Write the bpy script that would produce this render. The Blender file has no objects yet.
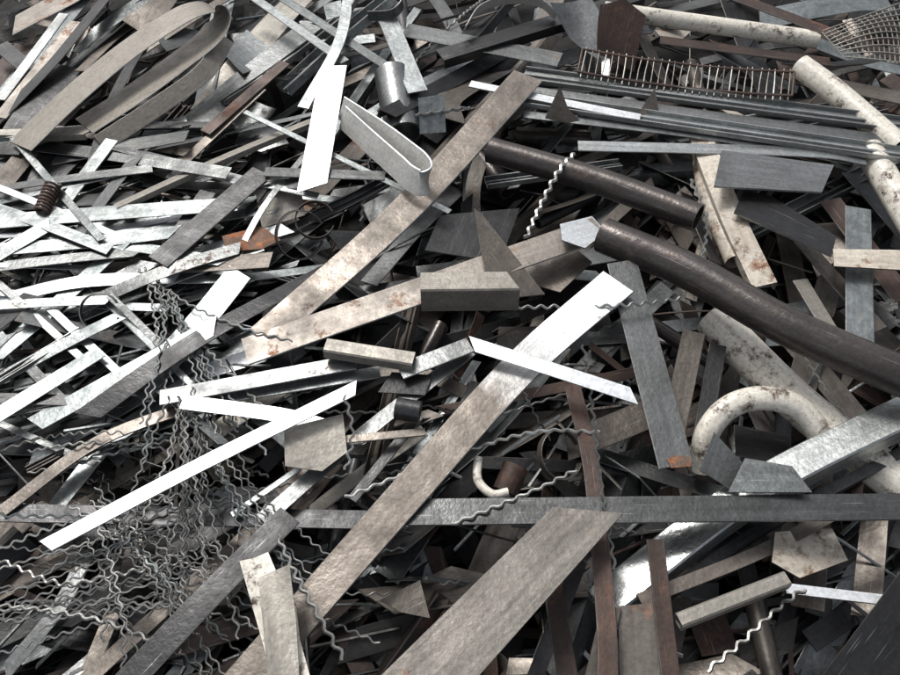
import bpy, bmesh, math, random
from mathutils import Vector, Matrix
random.seed(7)
R=random
scene=bpy.context.scene
COL=scene.collection
# ---------------- viewpoint / heap plane ----------------
PITCH=math.radians(52); D=2.2; SLOPE=0.05
TH=math.tan(math.radians(29))
CAM=Vector((0,-D*math.cos(PITCH),D*math.sin(PITCH)))
F=Vector((0,math.cos(PITCH),-math.sin(PITCH))); UPV=Vector((0,math.sin(PITCH),math.cos(PITCH))); RT=Vector((1,0,0))
def ray(u,v): return F+RT*((u-450)/450*TH)+UPV*((337.5-v)/450*TH)
def P(u,v,h=0.0):
    d=ray(u,v)
    t=(h+SLOPE*CAM.y-CAM.z)/(d.z-SLOPE*d.y)
    return CAM+d*t
def proj(p):
    q=p-CAM; z=q.dot(F)
    return Vector((450+q.dot(RT)/z/TH*450, 337.5-q.dot(UPV)/z/TH*450))
# ---------------- materials ----------------
def nodes_mat(name,ca,cb,metal=0.8,rough=0.4,rust=0.0,rustcol=(0.22,0.08,0.03),streak=0.5,var=0.35,spangle=0.0,bump=0.25,fade=None,rscale=6.0):
    m=bpy.data.materials.new(name); m.use_nodes=True
    nt=m.node_tree; N=nt.nodes; L=nt.links; N.clear()
    out=N.new('ShaderNodeOutputMaterial'); b=N.new('ShaderNodeBsdfPrincipled'); L.new(b.outputs[0],out.inputs[0])
    tc=N.new('ShaderNodeTexCoord'); oi=N.new('ShaderNodeObjectInfo')
    rotm=N.new('ShaderNodeMapping'); rotm.inputs['Rotation'].default_value=(0.43,0.71,0.37); L.new(tc.outputs['Object'],rotm.inputs[0])
    w=N.new('ShaderNodeMath'); w.operation='MULTIPLY'; w.inputs[1].default_value=37; L.new(oi.outputs['Random'],w.inputs[0])
    def noise(scale,detail,rgh=0.6,vec=None):
        n=N.new('ShaderNodeTexNoise'); n.noise_dimensions='4D'; n.inputs['Scale'].default_value=scale
        n.inputs['Detail'].default_value=detail; n.inputs['Roughness'].default_value=rgh
        L.new(vec or rotm.outputs[0],n.inputs['Vector']); L.new(w.outputs[0],n.inputs['W']); return n.outputs['Fac']
    def ramp(src,a,bb,va=0.0,vb=1.0):
        r=N.new('ShaderNodeMapRange'); r.inputs[1].default_value=a; r.inputs[2].default_value=bb
        r.inputs[3].default_value=va; r.inputs[4].default_value=vb; L.new(src,r.inputs[0]); return r.outputs[0]
    def mix(fac,A,B,mode='MIX'):
        x=N.new('ShaderNodeMix'); x.data_type='RGBA'; x.blend_type=mode
        if isinstance(fac,float): x.inputs[0].default_value=fac
        else: L.new(fac,x.inputs[0])
        for i,v in ((6,A),(7,B)):
            if isinstance(v,tuple): x.inputs[i].default_value=(*v,1)
            else: L.new(v,x.inputs[i])
        return x.outputs[2]
    def grey(s):
        cg=N.new('ShaderNodeCombineColor'); [L.new(s,cg.inputs[i]) for i in range(3)]; return cg.outputs[0]
    blotch=noise(9,5,0.65); fine=noise(110,2,0.6)
    def uvmap(sx,sy,rz=0.0):
        mp=N.new('ShaderNodeMapping'); mp.inputs['Scale'].default_value=(sx,sy,1); mp.inputs['Rotation'].default_value=(0,0,rz); L.new(tc.outputs['UV'],mp.inputs[0]); return mp.outputs[0]
    st=noise(1.0,3,0.6,uvmap(3,70,0.03))
    sc=noise(1.0,1,0.5,uvmap(9,420,0.06))
    col=mix(ramp(blotch,0.35,0.65),ca,cb)
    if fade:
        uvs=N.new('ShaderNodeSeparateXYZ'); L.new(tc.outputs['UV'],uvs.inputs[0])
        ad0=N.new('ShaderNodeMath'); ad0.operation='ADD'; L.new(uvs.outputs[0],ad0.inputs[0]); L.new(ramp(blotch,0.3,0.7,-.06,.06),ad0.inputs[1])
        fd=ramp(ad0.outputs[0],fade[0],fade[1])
        col=mix(fd,mix(ramp(blotch,0.3,0.7),(0.82,0.84,0.85),(0.68,0.7,0.71)),col)  # whitens the start of the bar: glare painted into the base colour
    if spangle>0:
        vo=N.new('ShaderNodeTexVoronoi'); vo.inputs['Scale'].default_value=60; L.new(rotm.outputs[0],vo.inputs['Vector'])
        sp=N.new('ShaderNodeSeparateColor'); L.new(vo.outputs['Color'],sp.inputs[0])
        col=mix(1.0,col,grey(ramp(sp.outputs[0],0,1,1-spangle,1+spangle)),'MULTIPLY')
    col=mix(1.0,col,grey(ramp(st,0.3,0.7,1-0.4*streak,1+0.3*streak)),'MULTIPLY')
    col=mix(1.0,col,grey(ramp(fine,0.35,0.6,0.82,1.04)),'MULTIPLY')
    col=mix(1.0,col,grey(ramp(oi.outputs['Random'],0,1,1-var,1+var*0.6)),'MULTIPLY')
    scm=ramp(sc,0.68,0.76,0,0.35)
    if metal>0: col=mix(scm,col,(0.5,0.5,0.49))
    big=noise(rscale,7,0.78)
    rm=ramp(big,0.68-rust*0.3,0.74-rust*0.22)
    rc=mix(1.0,mix(ramp(blotch,0.4,0.6),rustcol,tuple(c*0.4 for c in rustcol)),grey(ramp(fine,0.3,0.62,0.5,1.5)),'MULTIPLY')
    if rust>0: col=mix(rm,col,rc)
    L.new(col,b.inputs['Base Color'])
    ro=ramp(blotch,0.3,0.7,rough-0.1,rough+0.16)
    if rust>0:
        a=N.new('ShaderNodeMix'); a.data_type='FLOAT'; L.new(rm,a.inputs[0]); L.new(ro,a.inputs[2]); a.inputs[3].default_value=0.85
        L.new(a.outputs[0],b.inputs['Roughness'])
        c=N.new('ShaderNodeMix'); c.data_type='FLOAT'; L.new(rm,c.inputs[0]); c.inputs[2].default_value=metal; c.inputs[3].default_value=0.0
        L.new(c.outputs[0],b.inputs['Metallic'])
    else:
        L.new(ro,b.inputs['Roughness']); b.inputs['Metallic'].default_value=metal
    ad=N.new('ShaderNodeMath'); ad.operation='ADD'; L.new(ramp(fine,0,1,0,.5),ad.inputs[0]); L.new(ramp(blotch,0,1,0,6),ad.inputs[1])
    bp=N.new('ShaderNodeBump'); bp.inputs['Strength'].default_value=bump; bp.inputs['Distance'].default_value=0.003
    L.new(ad.outputs[0],bp.inputs['Height']); L.new(bp.outputs[0],b.inputs['Normal'])
    return m
M={}
M['bright']=nodes_mat('bright_zinc',(0.82,0.84,0.85),(0.64,0.67,0.69),0.45,0.42,0.0,var=0.12,streak=0.35)
M['pale']=nodes_mat('pale_smooth_steel',(0.6,0.59,0.55),(0.46,0.455,0.43),0.35,0.4,0.08,(0.25,0.19,0.13),var=0.1,streak=0.2)
M['shiny']=nodes_mat('polished_channel_steel',(0.5,0.52,0.51),(0.34,0.355,0.345),0.85,0.31,0.15,(0.2,0.15,0.1),var=.2,streak=.8)
M['galv']=nodes_mat('galvanised_steel',(0.33,0.352,0.35),(0.18,0.198,0.198),0.8,0.38,0.24,(0.17,0.13,0.1),spangle=0.14,var=.55)
M['steel']=nodes_mat('grey_steel',(0.24,0.246,0.243),(0.12,0.125,0.123),0.8,0.36,0.28,(0.14,0.08,0.05),var=.5)
M['brown']=nodes_mat('mill_scale_steel',(0.19,0.165,0.142),(0.095,0.083,0.072),0.6,0.42,0.3,(0.15,0.075,0.04),var=.4)
M['fadebar']=nodes_mat('glare_fading_to_mill_scale',(0.2,0.174,0.15),(0.12,0.103,0.088),0.55,0.42,0.24,(0.14,0.07,0.04),var=.02,fade=(.2,.5))  # brown bar with the glare on its upper end painted in
M['speck']=nodes_mat('rust_specked_steel',(0.25,0.23,0.205),(0.165,0.148,0.132),0.5,0.42,0.36,(0.28,0.12,0.05),rscale=14,var=.08,streak=.8)
M['orange']=nodes_mat('rust_patched_steel',(0.27,0.242,0.212),(0.18,0.16,0.14),0.5,0.46,0.42,(0.3,0.13,0.055),rscale=10,var=.12)
M['rust']=nodes_mat('rusted_iron',(0.085,0.052,0.04),(0.045,0.031,0.026),0.35,0.55,0.45,(0.13,0.055,0.03))
M['rustbright']=nodes_mat('orange_rust',(0.2,0.12,0.08),(0.12,0.08,0.06),0.2,0.7,0.62,(0.38,0.13,0.04),rscale=22,bump=.6)
M['dark']=nodes_mat('dark_steel',(0.055,0.055,0.056),(0.026,0.026,0.027),0.6,0.38,0.15,(0.05,0.035,0.028))
M['pipe']=nodes_mat('oxidised_pipe_steel',(0.1,0.087,0.08),(0.055,0.048,0.046),0.6,0.31,0.28,(0.1,0.06,0.045),var=.1)
M['tan']=nodes_mat('dull_tan_metal',(0.37,0.345,0.3),(0.23,0.215,0.188),0.45,0.44,0.24,(0.17,0.1,0.055),var=.2)
M['taupe']=nodes_mat('brownish_grey_band_steel',(0.27,0.245,0.21),(0.19,0.172,0.148),0.45,0.42,0.2,(0.13,0.09,0.055),var=.05,streak=.3)
M['cream']=nodes_mat('chipped_cream_paint',(0.74,0.7,0.61),(0.64,0.6,0.52),0.0,0.36,0.53,(0.09,0.055,0.04),var=0.05,rscale=22)
M['creamrust']=nodes_mat('rust_stained_cream_paint',(0.6,0.55,0.47),(0.42,0.37,0.3),0.0,0.45,0.56,(0.17,0.08,0.04),var=0.08,rscale=12)
M['edge']=nodes_mat('sheared_edge_steel',(0.48,0.48,0.47),(0.24,0.235,0.225),0.7,0.4,0.15,(0.15,0.08,0.05))
M['edgedark']=nodes_mat('dull_edge_steel',(0.2,0.18,0.165),(0.09,0.08,0.072),0.5,0.5,0.2,(0.11,0.06,0.04))
M['wire']=nodes_mat('crimped_wire_steel',(0.46,0.46,0.44),(0.22,0.215,0.2),0.8,0.33,0.25,(0.14,0.09,0.06),var=.5)
M['gapblack']=nodes_mat('ground_gap_shade',(0.014,0.013,0.012),(0.007,0.006,0.006),0.0,0.9,0.1)  # ground kept near black: shade of the deep gaps is in the colour
M['deep']=nodes_mat('shade_dark_buried_steel',(0.065,0.063,0.06),(0.028,0.027,0.025),0.5,0.46,0.2,(0.055,0.035,0.022))  # darkened steel for buried pieces, gap shade put into its colour
M['deeprust']=nodes_mat('shade_dark_buried_rust',(0.055,0.037,0.03),(0.028,0.02,0.016),0.2,0.65,0.2,(0.06,0.035,0.022))  # rust darkened likewise, with the shade between pieces in its tone
EDGE={'bright':'edge','pale':'edge','shiny':'edge','galv':'edge','steel':'edge','tan':'edge','taupe':'tan','brown':'edgedark','orange':'edge','speck':'edge','rust':'edgedark','dark':'edgedark','pipe':'edgedark','cream':'creamrust','creamrust':'edgedark','wire':'wire','fadebar':'edge','rustbright':'rustbright'}
ADJ={'bright':'bright zinc-coated','pale':'pale smooth','shiny':'shiny grey','galv':'dull galvanised','steel':'grey','brown':'brown mill-scaled','orange':'rust-patched','speck':'rust-specked','rust':'rusty red-brown','dark':'dark blackened','pipe':'dark oxidised','tan':'tan-grey','taupe':'brownish grey','cream':'cream-painted chipped','creamrust':'rust-stained cream','wire':'bare grey','fadebar':'glare-ended','rustbright':'orange rust'}
# ---------------- mesh helpers ----------------
def finish(name,bm,mats,label,cat,group=None,parent=None,kind=None,smooth=False):
    bmesh.ops.recalc_face_normals(bm,faces=bm.faces)
    c=Vector((0,0,0))
    for v in bm.verts: c+=v.co
    c/=max(1,len(bm.verts))
    if parent is not None: c=parent.location.copy()
    for v in bm.verts: v.co-=c
    me=bpy.data.meshes.new(name); bm.to_mesh(me); bm.free()
    for m in mats: me.materials.append(M[m])
    if smooth:
        for p in me.polygons: p.use_smooth=True
        me.set_sharp_from_angle(angle=math.radians(40))
    o=bpy.data.objects.new(name,me); COL.objects.link(o)
    if parent is not None:
        o.parent=parent
    else:
        o.location=c
        o["label"]=label; o["category"]=cat
    if group: o["group"]=group
    if kind: o["kind"]=kind
    return o
def rect(w,t):
    c=min(t*0.28,0.0016); a=w/2; b=t/2
    return [(-a+c,b),(a-c,b),(a,b-c),(a,-b+c),(a-c,-b),(-a+c,-b),(-a,-b+c),(-a,b-c)]
def Lp(w,h,t): return [(-w/2,0),(w/2,0),(w/2,-t),(-w/2+t,-t),(-w/2+t,-h),(-w/2,-h)]
def Up(w,h,t): return [(-w/2,0),(w/2,0),(w/2,-h),(w/2-t,-h),(w/2-t,-t),(-w/2+t,-t),(-w/2+t,-h),(-w/2,-h)]
def Tray(w,h,t):
    """upward-open channel with two raised lips and a centre rib"""
    a=w/2; r=w*.06
    return [(-a,h),(-a,0),(a,0),(a,h),(a-t,h),(a-t,t),(r,t),(r,t+h*.45),(-r,t+h*.45),(-r,t),(-a+t,t),(-a+t,h)]
def circ(r,n=20): return [(r*math.cos(2*math.pi*i/n),-r*math.sin(2*math.pi*i/n)) for i in range(n)]
def cr(pts,n):
    if len(pts)==2: return [pts[0].lerp(pts[1],i/n) for i in range(n+1)]
    out=[]; k=len(pts)-1; per=max(2,n//k)
    for i in range(k):
        p0=pts[i-1] if i>0 else pts[0]*2-pts[1]; p1=pts[i]; p2=pts[i+1]; p3=pts[i+2] if i+2<=k else pts[k]*2-pts[k-1]
        for j in range(per):
            t=j/per
            out.append(0.5*((2*p1)+(p2-p0)*t+(2*p0-5*p1+4*p2-p3)*t*t+(3*p1-p0-3*p2+p3)*t**3))
    out.append(pts[k].copy()); return out
def sweep_bm(bm,pts,outer,inner=None,roll=0.0,twist=0.0,cut0=0.0,cut1=0.0,thk=None,uvl=None,mi=(0,1),upv=None,taper=1.0):
    n=len(pts); U0=upv or Vector((0,0,1)); rings=[]; L=0.0; lens=[]
    for i,p in enumerate(pts):
        t=(pts[min(i+1,n-1)]-pts[max(i-1,0)]).normalized()
        if i>0: L+=(p-pts[i-1]).length
        lens.append(L)
        s=t.cross(U0)
        if s.length<0.05: s=t.cross(Vector((0.3,1,0.2)))
        s.normalize(); nn=s.cross(t).normalized()
        a=roll+twist*(i/(n-1)-0.5); ca,sa=math.cos(a),math.sin(a)
        S=s*ca+nn*sa; NN=nn*ca-s*sa
        cut=cut0 if i==0 else (cut1 if i==n-1 else 0.0)
        k=1+(taper-1)*i/(n-1)
        rings.append([[bm.verts.new(p+S*x*k+NN*y+t*(x*cut)) for x,y in pr] for pr in ([outer]+([inner] if inner else []))])
    def per(pr):
        d=[0.0]
        for i in range(len(pr)): d.append(d[-1]+math.dist(pr[i],pr[(i+1)%len(pr)]))
        return d
    for li,pr in enumerate([outer]+([inner] if inner else [])):
        d=per(pr); m=len(pr)
        for i in range(n-1):
            for j in range(m):
                a,b=rings[i][li][j],rings[i][li][(j+1)%m]; c,e=rings[i+1][li][(j+1)%m],rings[i+1][li][j]
                f=bm.faces.new((a,b,c,e))
                isedge=thk is not None and (d[j+1]-d[j])<=thk*1.15
                f.material_index=mi[1] if isedge else mi[0]
                for lp,(x,y) in zip(f.loops,((lens[i],d[j]),(lens[i],d[j+1]),(lens[i+1],d[j+1]),(lens[i+1],d[j]))): lp[uvl].uv=(x,y)
    for e in (0,n-1):
        if inner:
            m=len(outer)
            for j in range(m):
                f=bm.faces.new((rings[e][0][j],rings[e][0][(j+1)%m],rings[e][1][(j+1)%m],rings[e][1][j])); f.material_index=mi[1]
        else:
            f=bm.faces.new(rings[e][0]); f.material_index=mi[1]
def newbm():
    bm=bmesh.new(); return bm,bm.loops.layers.uv.new('UVMap')
def wpx2m(p0,p1,wpx,roll=0.0):
    t=(p1-p0).normalized(); s=t.cross(Vector((0,0,1))).normalized(); nn=s.cross(t)
    S=s*math.cos(roll)+nn*math.sin(roll); m=(p0+p1)/2
    a=proj(m); b=proj(m+S*0.01); d=(proj(p1)-proj(p0)).normalized(); q=b-a
    perp=abs(q.x*d.y-q.y*d.x)
    return wpx/max(perp*100,160)
def pts3(path): return [P(*q) for q in path]
G="loose scrap metal pieces in the heap"
def bar(path,w,mat,prof='flat',t=0.005,roll=0.0,twist=0.0,cut=(0,0),label=None,name=None,cat=None,n=None,bow=0.0,hh=None,group=G,taper=1.0,edge=None,wm=None,axis=None):
    """bar swept through heap points (u,v,height)"""
    ps=pts3(path); roll=math.radians(roll); twist=math.radians(twist)
    W=wm or wpx2m(ps[0],ps[-1],w,roll)
    n=n or (10 if len(ps)==2 else 8*(len(ps)-1))
    pts=cr(ps,n)
    if bow:
        for i,p in enumerate(pts): p.z+=bow*math.sin(math.pi*i/(len(pts)-1))
    bm,uvl=newbm(); inner=None
    if prof=='flat': o=rect(W,t); nm,ct,ds='steel_strip','metal strip','flat strip'
    elif prof=='L': o=Lp(W,hh or W*0.8,t); nm,ct,ds='angle_iron','angle iron','angle iron'
    elif prof=='U': o=Up(W,hh or W*0.5,t); nm,ct,ds='steel_channel','steel channel','channel section'
    elif prof=='tray': o=Tray(W,hh or W*0.4,t); nm,ct,ds='steel_channel','steel channel','ridged channel'
    elif prof=='box':
        h=hh or W; c=t; k=.004
        def rr(a,b): return [(-a+k,b),(a-k,b),(a,b-k),(a,-b+k),(a-k,-b),(-a+k,-b),(-a,-b+k),(-a,b-k)]
        o=rr(W/2,h/2); inner=rr(W/2-c,h/2-c)
        nm,ct,ds='box_tube','metal tube','square tube'
    sweep_bm(bm,pts,o,inner,roll if axis is None else math.pi/2,twist,cut[0],cut[1],None if prof=='box' else t,uvl,taper=taper,upv=axis)
    return finish(name or nm,bm,[mat,edge or EDGE[mat]],label or (ADJ[mat]+' steel '+ds+' lying in the scrap heap'),cat or ct,group,smooth=(len(path)>2 or prof=='box'))
def pipe(path,w,mat,label,wall=0.12,name='steel_pipe',cat='pipe',n=None,group=G):
    ps=pts3(path); m=(ps[0]+ps[-1])/2; z=(m-CAM).dot(F); r=w/2*z*TH/450
    pts=cr(ps,n or (12 if len(ps)==2 else 10*(len(ps)-1)))
    bm,uvl=newbm(); sweep_bm(bm,pts,circ(r,32),circ(r*(1-wall),32),uvl=uvl,mi=(0,1))
    return finish(name,bm,[mat,EDGE[mat]],label,cat,group,smooth=True)
def rod(path,w,mat,label=None,wavy=0.0,per=0.03,name=None,cat=None,group=G,n=None,bm=None,uvl=None,mi=0):
    ps=pts3(path); m=ps[len(ps)//2]; r=w/2*((m-CAM).dot(F))*TH/450
    L=sum((ps[i+1]-ps[i]).length for i in range(len(ps)-1))
    if wavy:
        k=max(6,int(L/per*6)); base=cr(ps,k); out=[]; acc=0; phs=R.random()*6; ax=R.uniform(-0.6,0.6); p2=R.random()*6
        for i,p in enumerate(base):
            t=(base[min(i+1,len(base)-1)]-base[max(0,i-1)]).normalized()
            if i: acc+=(p-base[i-1]).length
            s=t.cross(Vector((0,0,1))); s=s.normalized() if s.length>0.05 else Vector((1,0,0))
            s=(s+s.cross(t)*ax).normalized()
            out.append(p+s*wavy*(math.sin(acc/per*2*math.pi+phs)*(.92+.15*math.sin(acc*33+p2))+.6*math.sin(acc*9+p2)))
        pts=out
    else: pts=cr(ps,n or 14)
    own=bm is None
    if own: bm,uvl=newbm()
    sweep_bm(bm,pts,circ(r,5),uvl=uvl,mi=(mi,mi))
    if own: return finish(name or ('wavy_wire' if wavy else 'steel_rod'),bm,[mat],label or (('crimped wavy %s steel wire tangled in the scrap heap' if wavy else 'thin %s steel rod lying in the scrap heap')%ADJ[mat]),cat or 'wire',group,smooth=True)
def plate(poly,h,mat,tilt=(0,0),t=0.004,label=None,name='sheet_offcut',cat='metal sheet',group=G,curl=0.0,edge=None):
    uc=sum(p[0] for p in poly)/len(poly); vc=sum(p[1] for p in poly)/len(poly)
    c=P(uc,vc,h)
    flat=max((P(u,v,h)-c).length for u,v in poly)
    for _ in range(8):     # keep the sheet a sane physical size
        nrm=Vector((tilt[0],tilt[1]-SLOPE,1)).normalized(); ws=[]
        for (u,v) in poly:
            d=ray(u,v); ws.append(CAM+d*((c-CAM).dot(nrm)/d.dot(nrm)))
        if max((w-c).length for w in ws)<flat*1.4 and min((w-CAM).dot(F) for w in ws)>1: break
        tilt=(tilt[0]*.6,tilt[1]*.6)
    ed=max([(ws[i]-ws[i-1]) for i in range(len(ws))],key=lambda e:e.length).normalized(); pe=nrm.cross(ed)
    bm,uvl=newbm()
    top=[bm.verts.new(p) for p in ws]; f=bm.faces.new(top)
    bmesh.ops.triangulate(bm,faces=[f])
    bmesh.ops.subdivide_edges(bm,edges=bm.edges[:],cuts=3,use_grid_fill=True)
    ax=Vector((R.uniform(-1,1),R.uniform(-1,1),0)).normalized()
    if curl:
        for v in bm.verts:
            x=(v.co-c).dot(ax); v.co+=nrm*(curl*x*x*8)
    ext=bmesh.ops.extrude_face_region(bm,geom=bm.faces[:])
    for v in [g for g in ext['geom'] if isinstance(g,bmesh.types.BMVert)]: v.co-=nrm*t
    bm.normal_update()
    for f in bm.faces:
        if abs(f.normal.dot(nrm))<0.5: f.material_index=1
        for lp in f.loops: lp[uvl].uv=((lp.vert.co-c).dot(ed),(lp.vert.co-c).dot(pe))
    return finish(name,bm,[mat,edge or EDGE[mat]],label or (ADJ[mat]+' steel sheet offcut lying in the scrap heap'),cat,group,smooth=True)

# ================= SETTING =================
bm,uvl=newbm()
g=60
def gx(i):
    s=(i/g-0.5)*2; return math.copysign(abs(s)**3*60+abs(s)*1.5,s)
grid=[[bm.verts.new((gx(i),gx(j)+1,0)) for i in range(g+1)] for j in range(g+1)]
for row in grid:
    for v in row:
        x,y=v.co.x,v.co.y-0.6
        rr=math.sqrt((x/3.4)**2+(y/3.2)**2)
        hh=-0.34+SLOPE*v.co.y
        k=1/(1+math.exp(min(60,(rr-1)*6)))
        v.co.z=-0.9*(1-k)+hh*k+R.uniform(-0.02,0.02)*k
for j in range(g):
    for i in range(g):
        bm.faces.new((grid[j][i],grid[j][i+1],grid[j+1][i+1],grid[j+1][i]))
finish('ground',bm,['gapblack'],'scrapyard ground under the heap, gap shade in its dark colour','ground',kind='structure')

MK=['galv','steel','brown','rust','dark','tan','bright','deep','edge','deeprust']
def bed(name,count,hlo,hhi,wts,lr,wr,label,reg=(-160,-90,1060,780),ang=35):
    bm,uvl=newbm()
    for _ in range(count):
        u=R.uniform(reg[0],reg[2]); v=R.uniform(reg[1],reg[3]); h=R.uniform(hlo,hhi)
        c=P(u,v,h)
        a=math.radians(R.gauss(ang,30)) if R.random()<0.65 else R.uniform(0,math.pi)
        l=R.uniform(*lr)/2
        d=Vector((math.cos(a),math.sin(a),R.gauss(0,0.16)))*l
        k=R.choices(range(len(MK)),wts)[0]
        if R.random()<0.85:
            n=R.choice([2,4]); pts=cr([c-d,c+d],n)
            b=R.uniform(-0.03,0.03)
            for i,p in enumerate(pts): p.z+=b*math.sin(math.pi*i/n)
            sweep_bm(bm,pts,rect(R.uniform(*wr),R.uniform(0.002,0.006)),roll=R.gauss(0,0.5),twist=R.gauss(0,0.3),cut0=R.uniform(-1,1),cut1=R.uniform(-1,1),uvl=uvl,mi=(k,k))
        else:
            sweep_bm(bm,[c-d,c+d*0.2+Vector((0,0,0.01)),c+d],circ(R.uniform(0.002,0.006),6),uvl=uvl,mi=(k,k))
    return finish(name,bm,MK,label,'scrap metal',kind='stuff')
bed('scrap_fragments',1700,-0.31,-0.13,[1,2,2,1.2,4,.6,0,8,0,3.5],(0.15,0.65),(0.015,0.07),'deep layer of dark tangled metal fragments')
bed('metal_slivers',300,-0.15,-0.04,[5,4,2,1,4,1,.6,4,2,1],(0.08,0.34),(0.003,0.012),'thin grey metal slivers scattered through the scrap heap')
bed('galvanised_trimmings',260,-0.12,0.02,[8,6,1,.3,3,1,.3,2,1,0],(0.08,0.4),(0.004,0.018),'fine galvanised trimmings packed between wider strips',(-120,120,270,460),18)

# ================= INDIVIDUAL FILL =================
def fill(count,reg,ang,spread,lr,wr,wts,h,kinds=(('flat',6),('L',1),('U',0.6),('tray',.5)),tilt=0.035,rl=14):
    names=list(wts.keys()); ww=list(wts.values())
    for _ in range(count):
        u=R.uniform(reg[0],reg[2]); v=R.uniform(reg[1],reg[3]); a=math.radians(R.gauss(ang,spread))
        sc=0.75+0.5*max(0,v)/675
        l=R.uniform(*lr)*sc/2; dx=math.cos(a)*l; dy=-math.sin(a)*l
        h0=R.uniform(*h); dh=R.gauss(0,tilt)
        m=R.choices(names,ww)[0]; k=R.choices([q[0] for q in kinds],[q[1] for q in kinds])[0]
        h1=min(h0+dh,0.09); h2=max(min(h0-dh,0.09),-0.2)
        if R.random()<0.35 and k=='flat':
            mid=(u+R.gauss(0,10),v+R.gauss(0,8),(h1+h2)/2+R.uniform(0,0.03))
            path=[(u-dx,v-dy,h1),mid,(u+dx,v+dy,h2)]
        else: path=[(u-dx,v-dy,h1),(u+dx,v+dy,h2)]
        w=wr[0]+(wr[1]-wr[0])*R.random()**1.4
        bar(path,w*sc,m,k,t=R.uniform(0.0025,0.005),roll=max(-50,min(50,R.gauss(0,rl if k in('flat','tray') else 40))),twist=R.gauss(0,12),cut=(R.choice([0,0,R.uniform(-1.2,1.2)]),R.choice([0,R.uniform(-1.2,1.2)])),bow=R.gauss(0,0.008))
fill(36,(-60,-30,260,150),46,14,(120,270),(10,34),{'steel':4,'dark':6,'brown':3,'tan':2,'galv':2.5,'rust':.7,'orange':.6},(-0.12,0.03))
fill(52,(-60,130,260,310),7,11,(130,300),(5,16),{'galv':9,'steel':7,'bright':.3,'tan':1,'dark':4,'brown':1},(-0.08,0.06),rl=7)
fill(50,(-60,230,270,450),30,13,(130,290),(5,17),{'galv':8,'steel':7,'bright':.3,'tan':1,'dark':4,'brown':1},(-0.08,0.06),rl=7)
fill(14,(-60,180,240,440),-38,10,(90,220),(5,12),{'galv':6,'steel':5,'dark':2},(-0.04,0.06),rl=8)
fill(24,(-60,400,300,760),28,25,(130,300),(12,28),{'galv':2,'steel':4,'brown':4,'dark':7,'rust':.6},(-0.17,-0.05))
fill(40,(240,-30,620,200),42,38,(90,230),(9,28),{'galv':5,'steel':5,'brown':4,'dark':5,'tan':1.5,'orange':.8,'bright':0.3},(-0.12,0.03))
fill(40,(240,190,640,480),32,30,(90,240),(10,30),{'brown':6,'steel':5,'galv':3,'rust':.7,'dark':6,'tan':1.3,'orange':1.2,'bright':.2},(-0.15,0.0))
fill(34,(600,-30,1000,220),-14,28,(100,250),(10,26),{'brown':4,'galv':4,'steel':4,'creamrust':1.4,'rust':1.5,'dark':5,'tan':1.5,'orange':.8},(-0.12,0.01))
fill(28,(640,210,1000,480),-60,32,(90,230),(12,32),{'brown':6,'steel':3,'rust':1.3,'dark':6,'creamrust':.8,'galv':2,'orange':1},(-0.18,-0.05))
fill(38,(380,470,1000,760),58,32,(100,280),(14,36),{'brown':7,'rust':2,'dark':8,'steel':3,'galv':.7,'orange':1},(-0.2,-0.05))
def fillplates(count,reg,sz,wts,h):
    names=list(wts.keys()); ww=list(wts.values())
    for _ in range(count):
        u=R.uniform(reg[0],reg[2]); v=R.uniform(reg[1],reg[3]); s=R.uniform(*sz); k=R.choice([3,4,4,5]); a0=R.random()*6.3
        asp=R.uniform(0.35,.9)
        poly=[(u+math.cos(a0+i*2*math.pi/k)*s*R.uniform(0.7,1.2),v-math.sin(a0+i*2*math.pi/k)*s*asp*R.uniform(0.7,1.2)) for i in range(k)]
        plate(poly,R.uniform(*h),R.choices(names,ww)[0],(R.gauss(0,0.25),R.gauss(0,0.2)),curl=R.uniform(-0.4,0.4))
fillplates(34,(-40,-20,940,330),(16,38),{'galv':4,'steel':4,'brown':3,'dark':4,'tan':1.3,'orange':1.4,'bright':0.2},(-0.12,0.0))
fillplates(20,(-40,330,940,720),(18,42),{'steel':3,'brown':4,'dark':6,'rust':.6,'orange':1,'galv':.6},(-0.16,-0.06))
for _ in range(14):
    u=R.uniform(250,900); v=R.uniform(0,640); a=R.uniform(0,3.14); l=R.uniform(30,80); h=R.uniform(-0.12,-0.04)
    m=R.choice(['pipe','dark','dark','brown'])
    pipe([(u-math.cos(a)*l,v-math.sin(a)*l,h),(u+math.cos(a)*l,v+math.sin(a)*l,h+R.uniform(-0.03,0.03))],R.uniform(12,24),m,ADJ[m]+' steel pipe half buried in the scrap heap')

# ================= WAVY WIRES =================
GW="crimped wires tangled in the heap"
def wireone(u,v,a,l,h,bm=None,uvl=None,bdd=.15,w=(1.8,2.7),mats=('wire','wire','galv','wire')):
    path=[]; bd=R.gauss(0,bdd)
    for k in (0,.33,.66,1):
        aa=a+bd*k
        path.append((u+math.cos(aa)*l*k,v-math.sin(aa)*l*k,R.uniform(*h)))
    rod(path,R.uniform(*w),R.choice(mats),wavy=R.uniform(0.0036,0.005),per=R.uniform(0.029,0.037),group=GW,bm=bm,uvl=uvl)
def rad(a): return math.radians(a)
for _ in range(12): wireone(R.gauss(160,10),R.gauss(290,14),rad(R.gauss(-72,16)),R.uniform(110,190),(0.05,0.09))
for _ in range(22): wireone(R.gauss(190,16),R.gauss(400,12),rad(R.gauss(-86,16)),R.uniform(150,270),(0.05,0.1))
for _ in range(18): wireone(R.gauss(215,25),R.uniform(490,610),rad(R.gauss(-172,8)),R.uniform(200,320),(0.02,0.08))
for _ in range(14): wireone(R.gauss(120,30),R.uniform(480,540),rad(R.gauss(-50,7)),R.uniform(150,260),(0.02,0.08))
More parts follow.
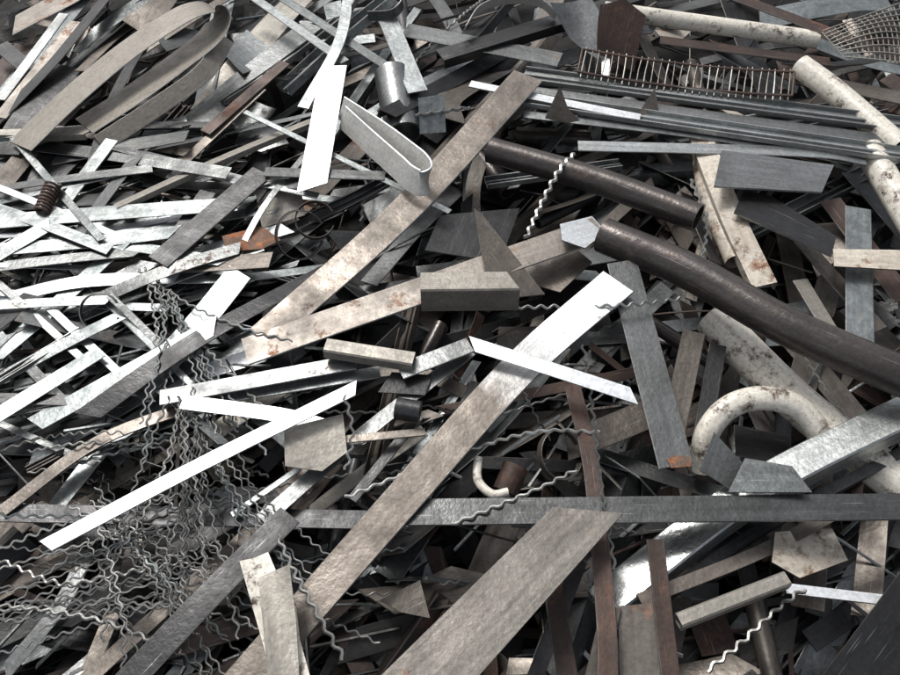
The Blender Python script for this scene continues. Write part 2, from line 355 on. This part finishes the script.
for _ in range(5): wireone(R.uniform(-20,80),R.uniform(440,520),rad(R.gauss(22,8)),R.uniform(120,200),(-0.02,0.07))
for _ in range(14): wireone(R.uniform(360,850),R.uniform(60,620),rad(R.uniform(0,360)),R.uniform(70,150),(-0.04,0.06),w=(1.8,2.6))
bm,uvl=newbm()
for _ in range(26): wireone(R.uniform(-30,240),R.uniform(400,660),rad(R.choice([R.gauss(8,10),R.gauss(-65,14)])),R.uniform(120,260),(-0.1,0.0),bm,uvl)
finish('wire_tangle',bm,['wire'],'dense tangle of crimped steel wire','wire',kind='stuff',smooth=True)
W=lambda pth,lab,w=2.8,**k: rod(pth,w,'wire',lab,wavy=0.005,per=0.034,group=GW,**k)
W([(345,497,.12),(400,475,.13),(470,450,.13),(540,432,.12),(600,432,.1)],'long crimped wire curving across wide flat bar',3.2)
W([(452,525,.13),(490,510,.13),(540,488,.12),(575,470,.1)],'crimped wire resting above grey angle bar',3.2)
W([(582,345,.16),(592,400,.15),(600,470,.14),(614,570,.13)],'crimped wire hanging down beside rusty strip',3)
W([(708,672,.05),(740,645,.07),(775,610,.08),(803,588,.08)],'crimped wire curving out of dark scrap',4)
W([(265,505,.08),(290,560,.12),(310,600,.15),(343,660,.15)],'crimped wire rod beside pale sheet offcuts',4)
W([(0,605,.05),(50,612,.07),(100,622,.07),(150,640,.05)],'crimped wire lying over dark scrap',3.6)
W([(0,560,.05),(60,585,.07),(120,575,.07),(190,560,.05)],'crimped wire lying over dark scrap',3.2)
W([(345,395,.16),(352,430,.15),(345,470,.14)],'short crimped wire beside square offcut',3)
W([(500,308,.12),(560,308,.13),(620,306,.18),(680,298,.16)],'crimped wire across brown bars',3)
W([(525,238,.12),(540,205,.13),(560,170,.16),(575,155,.15)],'crimped wire beside dark pipe',4)
W([(690,180,.12),(705,220,.12),(700,270,.12)],'crimped wire by the chipped cream channel',3.4)
W([(415,115,.1),(440,112,.11),(470,108,.1)],'short crimped wire by small can',3.4)

# ================= HERO PIECES =================
bar([(20,146,.07),(70,98,.11),(125,52,.15),(176,18,.185),(200,8,.19),(214,9,.175),(218,20,.15),(208,38,.125),(178,62,.10),(134,94,.08),(84,126,.06)],0,'taupe',wm=.135,t=.004,axis=Vector((.62,-.70,.14)),name='curled_strip',cat='bent metal strip',label='wide smooth brownish-grey steel band folded back in a rounded loop',n=100,edge='pale')
bar([(226,38,.10),(204,72,.10),(158,106,.08),(100,144,.05)],0,'taupe',wm=.06,t=.004,roll=35,name='curled_strip',cat='bent metal strip',label='narrow band curving below wider looped band',n=40,edge='pale')
bar([(-10,128,.03),(50,66,.06),(96,10,.08),(120,-20,.08)],0,'dark',wm=.05,t=.004,roll=10,name='curled_strip',cat='bent metal strip',label='dark curved strip beside looped band',n=30)
bar([(0,45,.0),(60,95,.02)],16,'dark')
bar([(0,118,.04),(76,22,.05)],11,'orange',label='rusty brown strip beside dark strips')
bar([(0,100,.04),(64,14,.05)],9,'steel')
bar([(0,230,.0),(40,175,.01),(75,140,.01)],42,'dark',label='wide dark flat plate half buried')
bar([(205,132,.05),(285,62,.06)],9,'rust',prof='L')
bar([(180,165,.03),(262,88,.05)],8,'brown',prof='L')
bar([(270,-10,.05),(420,88,.07)],8,'galv',label='thin galvanised strip crossing dark scrap')
bar([(250,-5,.06),(345,62,.07)],8,'galv')
bar([(349,-5,.09),(338,45,.09),(303,108,.07)],11,'galv')
bar([(334,66,.12),(312,188,.10)],27,'bright',cut=(0.1,0.5),label='short bright white zinc strip standing out over dark scrap',t=.003)
bar([(388,20,.10),(418,92,.08)],19,'galv')
bar([(352,8,.12),(362,-6,.13),(386,-8,.14),(402,2,.13),(392,14,.12),(368,16,.11)],0,'galv',wm=.035,roll=80,name='curled_strip',cat='bent metal strip',label='small galvanised band bent into a loop',n=40)
bar([(342,108,.12),(382,134,.14),(410,155,.16),(423,166,.165),(428,176,.165),(422,183,.16),(410,178,.155),(398,167,.15),(370,142,.13),(343,117,.11)],0,'pale',wm=.075,axis=Vector((.2,.42,.8)),t=0.007,name='curled_strip',cat='bent metal strip',label='broad pale steel band folded tightly into a hairpin',n=108,edge='bright')
pipe([(392,74,.05),(404,134,.0)],36,'steel','short dull grey metal canister partly buried in strips',name='metal_canister',cat='canister')
plate([(418,98),(444,94),(446,132),(420,134)],.1,'galv',(0,-.8),label='small bent galvanised box side')
bar([(464,30,.10),(478,10,.12),(505,0,.13),(538,2,.13),(556,16,.1)],0,'pale',wm=.05,roll=65,name='curled_strip',cat='bent metal strip',label='pale arched metal band',n=40)
bar([(440,55,.07),(640,-6,.08)],12,'dark',prof='U')
bar([(405,30,.05),(560,60,.06)],14,'steel')
bar([(140,158,.06),(318,196,.07)],6,'galv')
bar([(245,112,.08),(450,212,.09)],5,'galv')
bar([(158,262,.08),(262,172,.08)],20,'dark',label='dark flat strip lying across pale galvanised strips')
bar([(265,172,.09),(385,176,.09)],9,'steel')
bar([(60,208,.05),(112,140,.06)],12,'galv')
plate([(222,236),(262,226),(281,240),(262,249),(226,251)],.06,'rustbright',(.1,.1),label='small orange rusted sheet offcut')
plate([(255,190),(300,180),(305,215),(262,228)],.04,'tan',(.2,-.3),label='creased tan sheet offcut')
for a in [((-10,222),(236,204),14,'galv'),((-10,250),(175,232),12,'galv'),((-5,236),(200,214),6,'bright'),((35,232),(225,262),10,'galv'),((-10,360),(125,240),14,'galv'),
          ((-10,290),(170,308),8,'galv'),((8,330),(150,262),13,'steel'),((-10,384),(120,316),11,'galv'),((35,424),(215,326),17,'galv'),
          ((-10,276),(90,366),8,'steel'),((130,402),(-10,398),11,'dark'),((150,402),(52,310),9,'galv'),((140,388),(240,272),26,'galv'),
          ((14,138),(102,240),8,'galv'),((68,250),(140,152),10,'steel'),((120,148),(262,186),9,'steel'),((-10,184),(150,250),7,'bright'),
          ((-10,206),(110,250),11,'galv'),((80,308),(240,248),12,'steel'),((-10,268),(140,252),9,'steel'),((-10,306),(110,300),9,'galv'),((-10,420),(100,352),14,'galv')]:
    (x0,y0),(x1,y1),w,m=a
    bar([(x0,y0,R.uniform(.03,.07)),(x1,y1,R.uniform(.05,.09))],w,m,t=.003,roll=R.gauss(0,6),cut=(R.uniform(-1,1),R.uniform(-1,1)),twist=R.gauss(0,8),bow=R.gauss(0,.008))
def coil(u,v,h,r,pitch,turns,w,axis,label):
    c=P(u,v,h); ax=axis.normalized(); s=ax.cross(Vector((0,0,1))).normalized(); t2=s.cross(ax)
    n=int(turns*14); pts=[c+ax*(pitch*i/14)+s*math.cos(i*2*math.pi/14)*r+t2*math.sin(i*2*math.pi/14)*r for i in range(n+1)]
    bm,uvl=newbm(); sweep_bm(bm,pts,circ(w,8),uvl=uvl,mi=(0,0),upv=ax)
    finish('coil_spring',bm,['rust'],label,'spring',G,smooth=True)
coil(42,212,.07,.02,.011,9,.0045,Vector((.15,.9,.25)),'rusty coil spring sticking out of pale strips')
# --- centre
bar([(528,76,.12),(405,210,.09),(262,338,.07)],31,'brown',label='long brown flat bar running diagonally through the heap',t=.006,n=20,taper=.85,edge='edge')
bar([(245,352,.07),(400,298,.10),(500,263,.115),(600,228,.11)],26,'orange',label='long tan flat bar with orange rust stains',t=.006)
bar([(208,192,.06),(160,262,.06)],16,'dark')
plate([(474,208),(482,214),(545,294),(490,300)],.135,'brown',(.15,-.2),label='pointed brown steel wedge offcut',t=.006,edge='edge')
plate([(560,224),(592,216),(606,232),(585,248),(562,240)],.13,'bright',(.2,.2),label='small bright folded sheet offcut')
plate([(440,215),(520,208),(500,262),(425,250)],.05,'dark',(.1,.1))
plate([(490,272),(556,232),(592,262),(560,292)],.05,'brown',(-.1,.1))
bar([(421,292,.17),(512,291,.17)],19,'tan',prof='box',t=.005,hh=.085,roll=0,label='short chunky pale hollow channel offcut with open end',edge='pale',cut=(0,.5))
bar([(326,348,.12),(414,362,.12)],14,'tan',prof='box',t=.004,roll=0,hh=.034,label='short grey square channel offcut',edge='edge')
bar([(400,372,.11),(470,345,.11)],16,'steel')
plate([(378,392),(392,372),(432,375),(425,395)],.09,'dark')
bar([(618,282,.165),(520,368,.155),(400,502,.13),(236,690,.10)],42,'fadebar',t=.007,label='very long broad flat bar, painted glare at upper end fading to brown',n=30,taper=.78,edge='edge')
bar([(472,344,.19),(560,372,.185),(634,396,.18)],14,'bright',t=.003,roll=-10,label='bright white thin strip lying across the long bar',cut=(.8,.8))
bar([(356,388,.16),(200,465,.15),(46,546,.13)],14,'bright',t=.004,label='long gleaming white strip over tangled wire',cut=(-.6,.5))
bar([(182,402,.1),(280,415,.1),(330,428,.1)],15,'bright',t=.003,label='bright strip under the long gleaming strip')
bar([(160,398,.08),(355,362,.09)],15,'steel',label='grey flat strip with dull finish')
bar([(210,400,.06),(380,372,.07)],12,'galv')
bar([(262,520,.07),(355,440,.08),(470,350,.08)],14,'steel',prof='L')
bar([(0,512,.04),(100,440,.05),(215,398,.05)],11,'brown',prof='L')
plate([(284,428),(343,414),(347,452),(322,471),(285,466)],.12,'tan',(.1,-.1),label='square grey sheet offcut with clipped corner')
bar([(340,440,.1),(425,432,.1)],8,'brown')
pipe([(396,408,.12),(420,412,.12)],22,'dark','short black rubber-dark roller end',wall=.6,name='roller',cat='roller')
bar([(232,515,.06),(300,468,.07)],6,'galv')
bar([(352,500,.06),(420,415,.07)],10,'dark')
# --- front
plate([(553,507),(623,513),(466,690),(366,690)],.17,'speck',(0,0),t=.008,label='broad grey-brown flat bar with pointed end and rust specks',name='steel_strip',cat='metal strip',edge='edge')
bar([(390,512,.12),(910,506,.14)],26,'steel',prof='L',t=.006,hh=.03,label='long blue-grey angle iron lying horizontally',edge='edge')
bar([(-20,512,.03),(392,520,.05)],18,'dark',prof='L',t=.005)
bar([(120,690,.10),(205,600,.11),(290,515,.10)],26,'dark',label='long dark flat bar rising over tangled wire',edge='edge')
plate([(240,562),(254,558),(268,552),(280,580),(296,604),(300,640),(314,690),(276,690),(262,640)],.16,'cream',(0,.05),label='pale speckled sheet strip offcut, ragged end',curl=.3)
plate([(258,578),(272,572),(290,566),(296,620),(300,690),(270,690)],.19,'tan',(.05,0),label='pale creased sheet strip offcut',curl=.3)
bar([(572,385,.10),(592,470,.10),(606,620,.11),(608,690,.11)],18,'rust',label='dark red-brown rusted strip running downwards',t=.008)
bar([(655,540,.11),(672,690,.10)],18,'rust',t=.008,label='rusty red-brown bar beside orange plate')
plate([(618,606),(656,603),(662,690),(620,690)],.08,'orange',(0,-.2),label='orange-rusted plate among brown bars')
bar([(612,606,.10),(592,690,.08)],20,'brown',label='brown flat bar sloping steeply')
bar([(548,560,.05),(570,690,.03)],20,'rust')
bar([(580,560,.05),(530,690,.03)],16,'dark',prof='L')
bar([(678,622,.10),(786,580,.11)],16,'tan',prof='box',t=.004,label='short tan square tube offcut')
bar([(786,588,.07),(905,602,.07)],10,'bright',prof='L')
plate([(812,690),(905,566),(920,690)],.12,'dark',(.1,0),label='dark triangular plate corner',t=.006)
plate([(775,532),(832,528),(848,560),(800,578),(772,562)],.05,'creamrust',(.2,.1),label='whitish rust-stained sheet offcut')
plate([(380,600),(420,580),(430,618),(400,612)],.02,'brown')
bar([(920,408,.11),(752,494,.055),(600,608,-.01)],36,'shiny',prof='box',t=.005,hh=.05,roll=-12,label='long smooth box section sloping under the angle iron',n=20,edge='edge')
bar([(920,442,.06),(762,528,.03),(640,614,.0)],12,'dark',prof='L')
bar([(640,600,.05),(760,552,.05),(840,510,.05)],14,'brown',prof='L')
plate([(728,492),(745,458),(792,466),(812,492)],.145,'galv',(-.1,.1),label='pale grey triangular sheet offcut')
plate([(700,470),(714,432),(742,462),(738,494)],.10,'steel',(0,-.3))
# wide pipe bend, arching over a dark hollow
pipe([(704,470,-.02),(706,436,.05),(728,408,.09),(762,398,.105),(798,408,.09),(820,436,.05),(822,462,-.02)],24,'cream','wide curved cream pipe bend around a dark hollow',name='pipe_elbow',cat='pipe',n=70)
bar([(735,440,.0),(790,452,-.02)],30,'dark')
pipe([(712,318,.02),(800,405,.02),(910,492,.0)],40,'cream','cream-painted pipe with dark speckles and flaking paint')
bar([(622,262,.15),(676,466,.12)],32,'steel',t=.006,label='grey flat bar with orange rusted tip',cut=(.1,.1))
plate([(667,459),(676,455),(690,457),(692,466),(671,468)],.1265,'rustbright',(0,0),t=.0015,name='rust_flake',cat='rust flake',label='orange rust crust on bar end')
bar([(694,332,.09),(668,455,.05)],24,'brown')
bar([(718,345,.05),(700,450,.03)],18,'dark')
# pipes
pipe([(490,150,.11),(595,180,.13),(698,218,.16)],27,'pipe','dark oxidised steel pipe with open end')
pipe([(603,235,.14),(690,272,.17),(790,328,.19),(920,384,.2)],38,'pipe','long heavy dark oxidised steel pipe')
# --- right
for y0,y1,x1,w,m,pf in ((76,128,910,13,'shiny','tray'),(90,143,910,10,'steel','U'),(101,158,910,12,'shiny','tray'),(114,160,850,7,'galv','L')):
    bar([(524,y0,.08),(700,(y0+y1)/2-2,.10),(x1,y1,.09)],w,m,prof=pf,t=.0035,hh=.016,roll=R.uniform(-12,12),label='long grey ridged channel in a parallel bundle',edge='edge')
bar([(578,146,.09),(800,152,.10),(865,160,.09)],10,'shiny')
bar([(470,84,.10),(640,118,.11)],7,'bright')
plate([(722,150),(834,165),(822,192),(714,186)],.14,'steel',(.05,.1),label='grey rectangular plate with rust specks',t=.006)
plate([(744,190),(772,196),(836,236),(832,256),(734,212)],.12,'dark',(.05,.1),label='dark steel plate with clipped corners',t=.006,edge='edge')
bar([(700,135,.09),(732,215,.10),(765,285,.09)],23,'creamrust',prof='U',t=.005,label='cream-painted rusty channel section',hh=.035,roll=-10)
bar([(858,208,.10),(860,345,.08)],27,'galv',t=.004,label='pale galvanised flat strip',cut=(0,.3))
plate([(833,249),(905,250),(905,270),(834,266)],.13,'creamrust',(0,0),label='pale strip speckled with rust')
bar([(830,200,.05),(905,300,.05)],20,'rust')
pipe([(868,150,.06),(925,245,.07)],28,'cream','cream-painted pipe stained with rust')
pipe([(800,66,.08),(835,92,.08),(900,148,.08)],24,'cream','cream-painted pipe leaning among brown scrap')
pipe([(604,10,.07),(818,40,.06)],17,'cream','slim cream-painted pipe stained with rust')
pipe([(700,128,.03),(706,190,.04),(735,262,.05)],18,'creamrust','rusty cream pipe beside channel section')
bar([(730,-5,.08),(905,60,.1)],9,'rust')
bar([(660,40,.05),(830,62,.05)],8,'rust')
bar([(790,75,.04),(910,100,.05)],12,'brown')
bar([(800,280,.03),(830,330,.04)],14,'tan')
bar([(880,330,.03),(800,240,.05)],14,'brown')
plate([(590,58),(600,5),(622,0),(640,20),(634,72),(612,60)],.1,'rust',(.3,-.9),label='bent rusty funnel-like sheet standing up',curl=.6)
plate([(552,10),(590,-4),(608,30),(598,60),(570,40)],.08,'steel',(-.3,-.7),label='curved grey sheet shell',curl=.8)
plate([(545,118),(560,86),(568,108),(585,126)],.11,'brown',(.1,-.7))
plate([(634,120),(655,88),(662,130)],.1,'brown',(.1,-.7))
pipe([(478,458,.10),(478,480,.10),(492,494,.10),(508,492,.10)],9,'cream','small curved cream ring fragment',name='ring_fragment',cat='ring')
pipe([(505,492,.05),(516,466,.07)],26,'rust','small rusty cup-shaped pipe end',wall=.1)
def ring(u,v,h,r,w,tilt,mat,label):
    c=P(u,v,h); pts=[]
    Rm=Matrix.Rotation(tilt[0],3,'X')@Matrix.Rotation(tilt[1],3,'Y')
    for i in range(31):
        a=i*1.75*math.pi/30+0.5; pts.append(c+Rm@Vector((math.cos(a)*r,math.sin(a)*r,0)))
    bm,uvl=newbm(); sweep_bm(bm,pts,rect(w,.003),roll=math.pi/2,uvl=uvl,thk=.003,upv=Rm@Vector((0,0,1)))
    finish('bent_band',bm,[mat,EDGE[mat]],label,'bent metal strip',G)
ring(315,220,.09,.055,.02,(.5,.2),'rust','rusty thin band bent into an open ring')
ring(100,312,.08,.05,.018,(.7,.1),'steel','thin grey band bent into an open ring')
ring(560,455,.03,.06,.02,(.4,.5),'brown','brown band bent into an open ring')
ring(300,235,.07,.07,.025,(.9,.5),'dark','dark band bent into an open ring')
# rack: two rails, a row of straight tines
emp=bpy.data.objects.new('wire_rack',None); COL.objects.link(emp); emp.location=P(685,80,.08)
emp["label"]='rusty comb-like wire rack with a row of straight tines'; emp["category"]='wire rack'
def part(name,pts,w,mat):
    bm,uvl=newbm(); sweep_bm(bm,pts,circ(w,8),uvl=uvl,mi=(0,0)); finish(name,bm,[mat],None,None,parent=emp,smooth=True)
a=P(578,72,.12); b=P(792,96,.13)
A=lambda s:a.lerp(b,s)+Vector((0,0,-.03*4*s*(1-s)*.5))
off=Vector((.02,.085,.03))
part('rail',[A(i/16) for i in range(17)],.0055,'rust')
part('rail',[A(i/16)+off for i in range(17)],.0045,'rust')
part('rail',[A(0),A(0)+off],.0045,'rust'); part('rail',[A(1),A(1)+off],.0045,'rust')
for i in range(30):
    s=(i+.5)/30; p=A(s); j=Vector((R.uniform(-.004,.004),R.uniform(-.004,.004),0))
    part('tine',[p-off*.2,p+off*.5,p+off*1.1+j],.0024,'tan' if i%3==0 else 'brown')
bm,uvl=newbm()
q=[P(822,32,.13),P(905,2,.16),P(915,66,.13),P(845,58,.12)]
def Q(s,t): return q[0].lerp(q[1],s).lerp(q[3].lerp(q[2],s),t)+Vector((0,0,.03*math.sin(s*3)*math.sin(t*3)))
for i in range(15): sweep_bm(bm,[Q(i/14,k/6) for k in range(7)],circ(.0022,6),uvl=uvl,mi=(0,0))
for i in range(10): sweep_bm(bm,[Q(k/8,i/9)+Vector((0,0,.004)) for k in range(9)],circ(.0022,6),uvl=uvl,mi=(0,0))
finish('wire_mesh_panel',bm,['tan'],'warped welded wire mesh panel, tan with rust','wire mesh',G,smooth=True)

# ================= CAMERA / LIGHT =================
cam=bpy.data.cameras.new('camera'); co=bpy.data.objects.new('camera',cam); COL.objects.link(co)
co.location=CAM; co.rotation_euler=(math.pi/2-PITCH,0,0)
cam.sensor_width=36; cam.lens=18/TH; cam.clip_end=500; cam.clip_start=.02
scene.camera=co
SE=math.radians(54); AZ=math.radians(-34)
sd=Vector((math.sin(AZ)*math.cos(SE),math.cos(AZ)*math.cos(SE),math.sin(SE)))
sl=bpy.data.lights.new('sun','SUN'); so=bpy.data.objects.new('sun',sl); COL.objects.link(so)
so.rotation_euler=(-sd).to_track_quat('-Z','Y').to_euler(); sl.energy=2.4; sl.angle=math.radians(16); sl.color=(1,.98,.95)
wd=bpy.data.worlds.new('World'); scene.world=wd; wd.use_nodes=True
nt=wd.node_tree; bg=nt.nodes['Background']; sk=nt.nodes.new('ShaderNodeTexSky'); sk.sky_type='NISHITA'; sk.sun_disc=False
sk.sun_elevation=SE; sk.sun_rotation=AZ; sk.dust_density=4; sk.air_density=1
hs=nt.nodes.new('ShaderNodeHueSaturation'); hs.inputs['Saturation'].default_value=.3
nt.links.new(sk.outputs[0],hs.inputs['Color']); nt.links.new(hs.outputs[0],bg.inputs[0]); bg.inputs[1].default_value=.15
scene.view_settings.view_transform='Standard'; scene.view_settings.look='None'; scene.view_settings.exposure=0
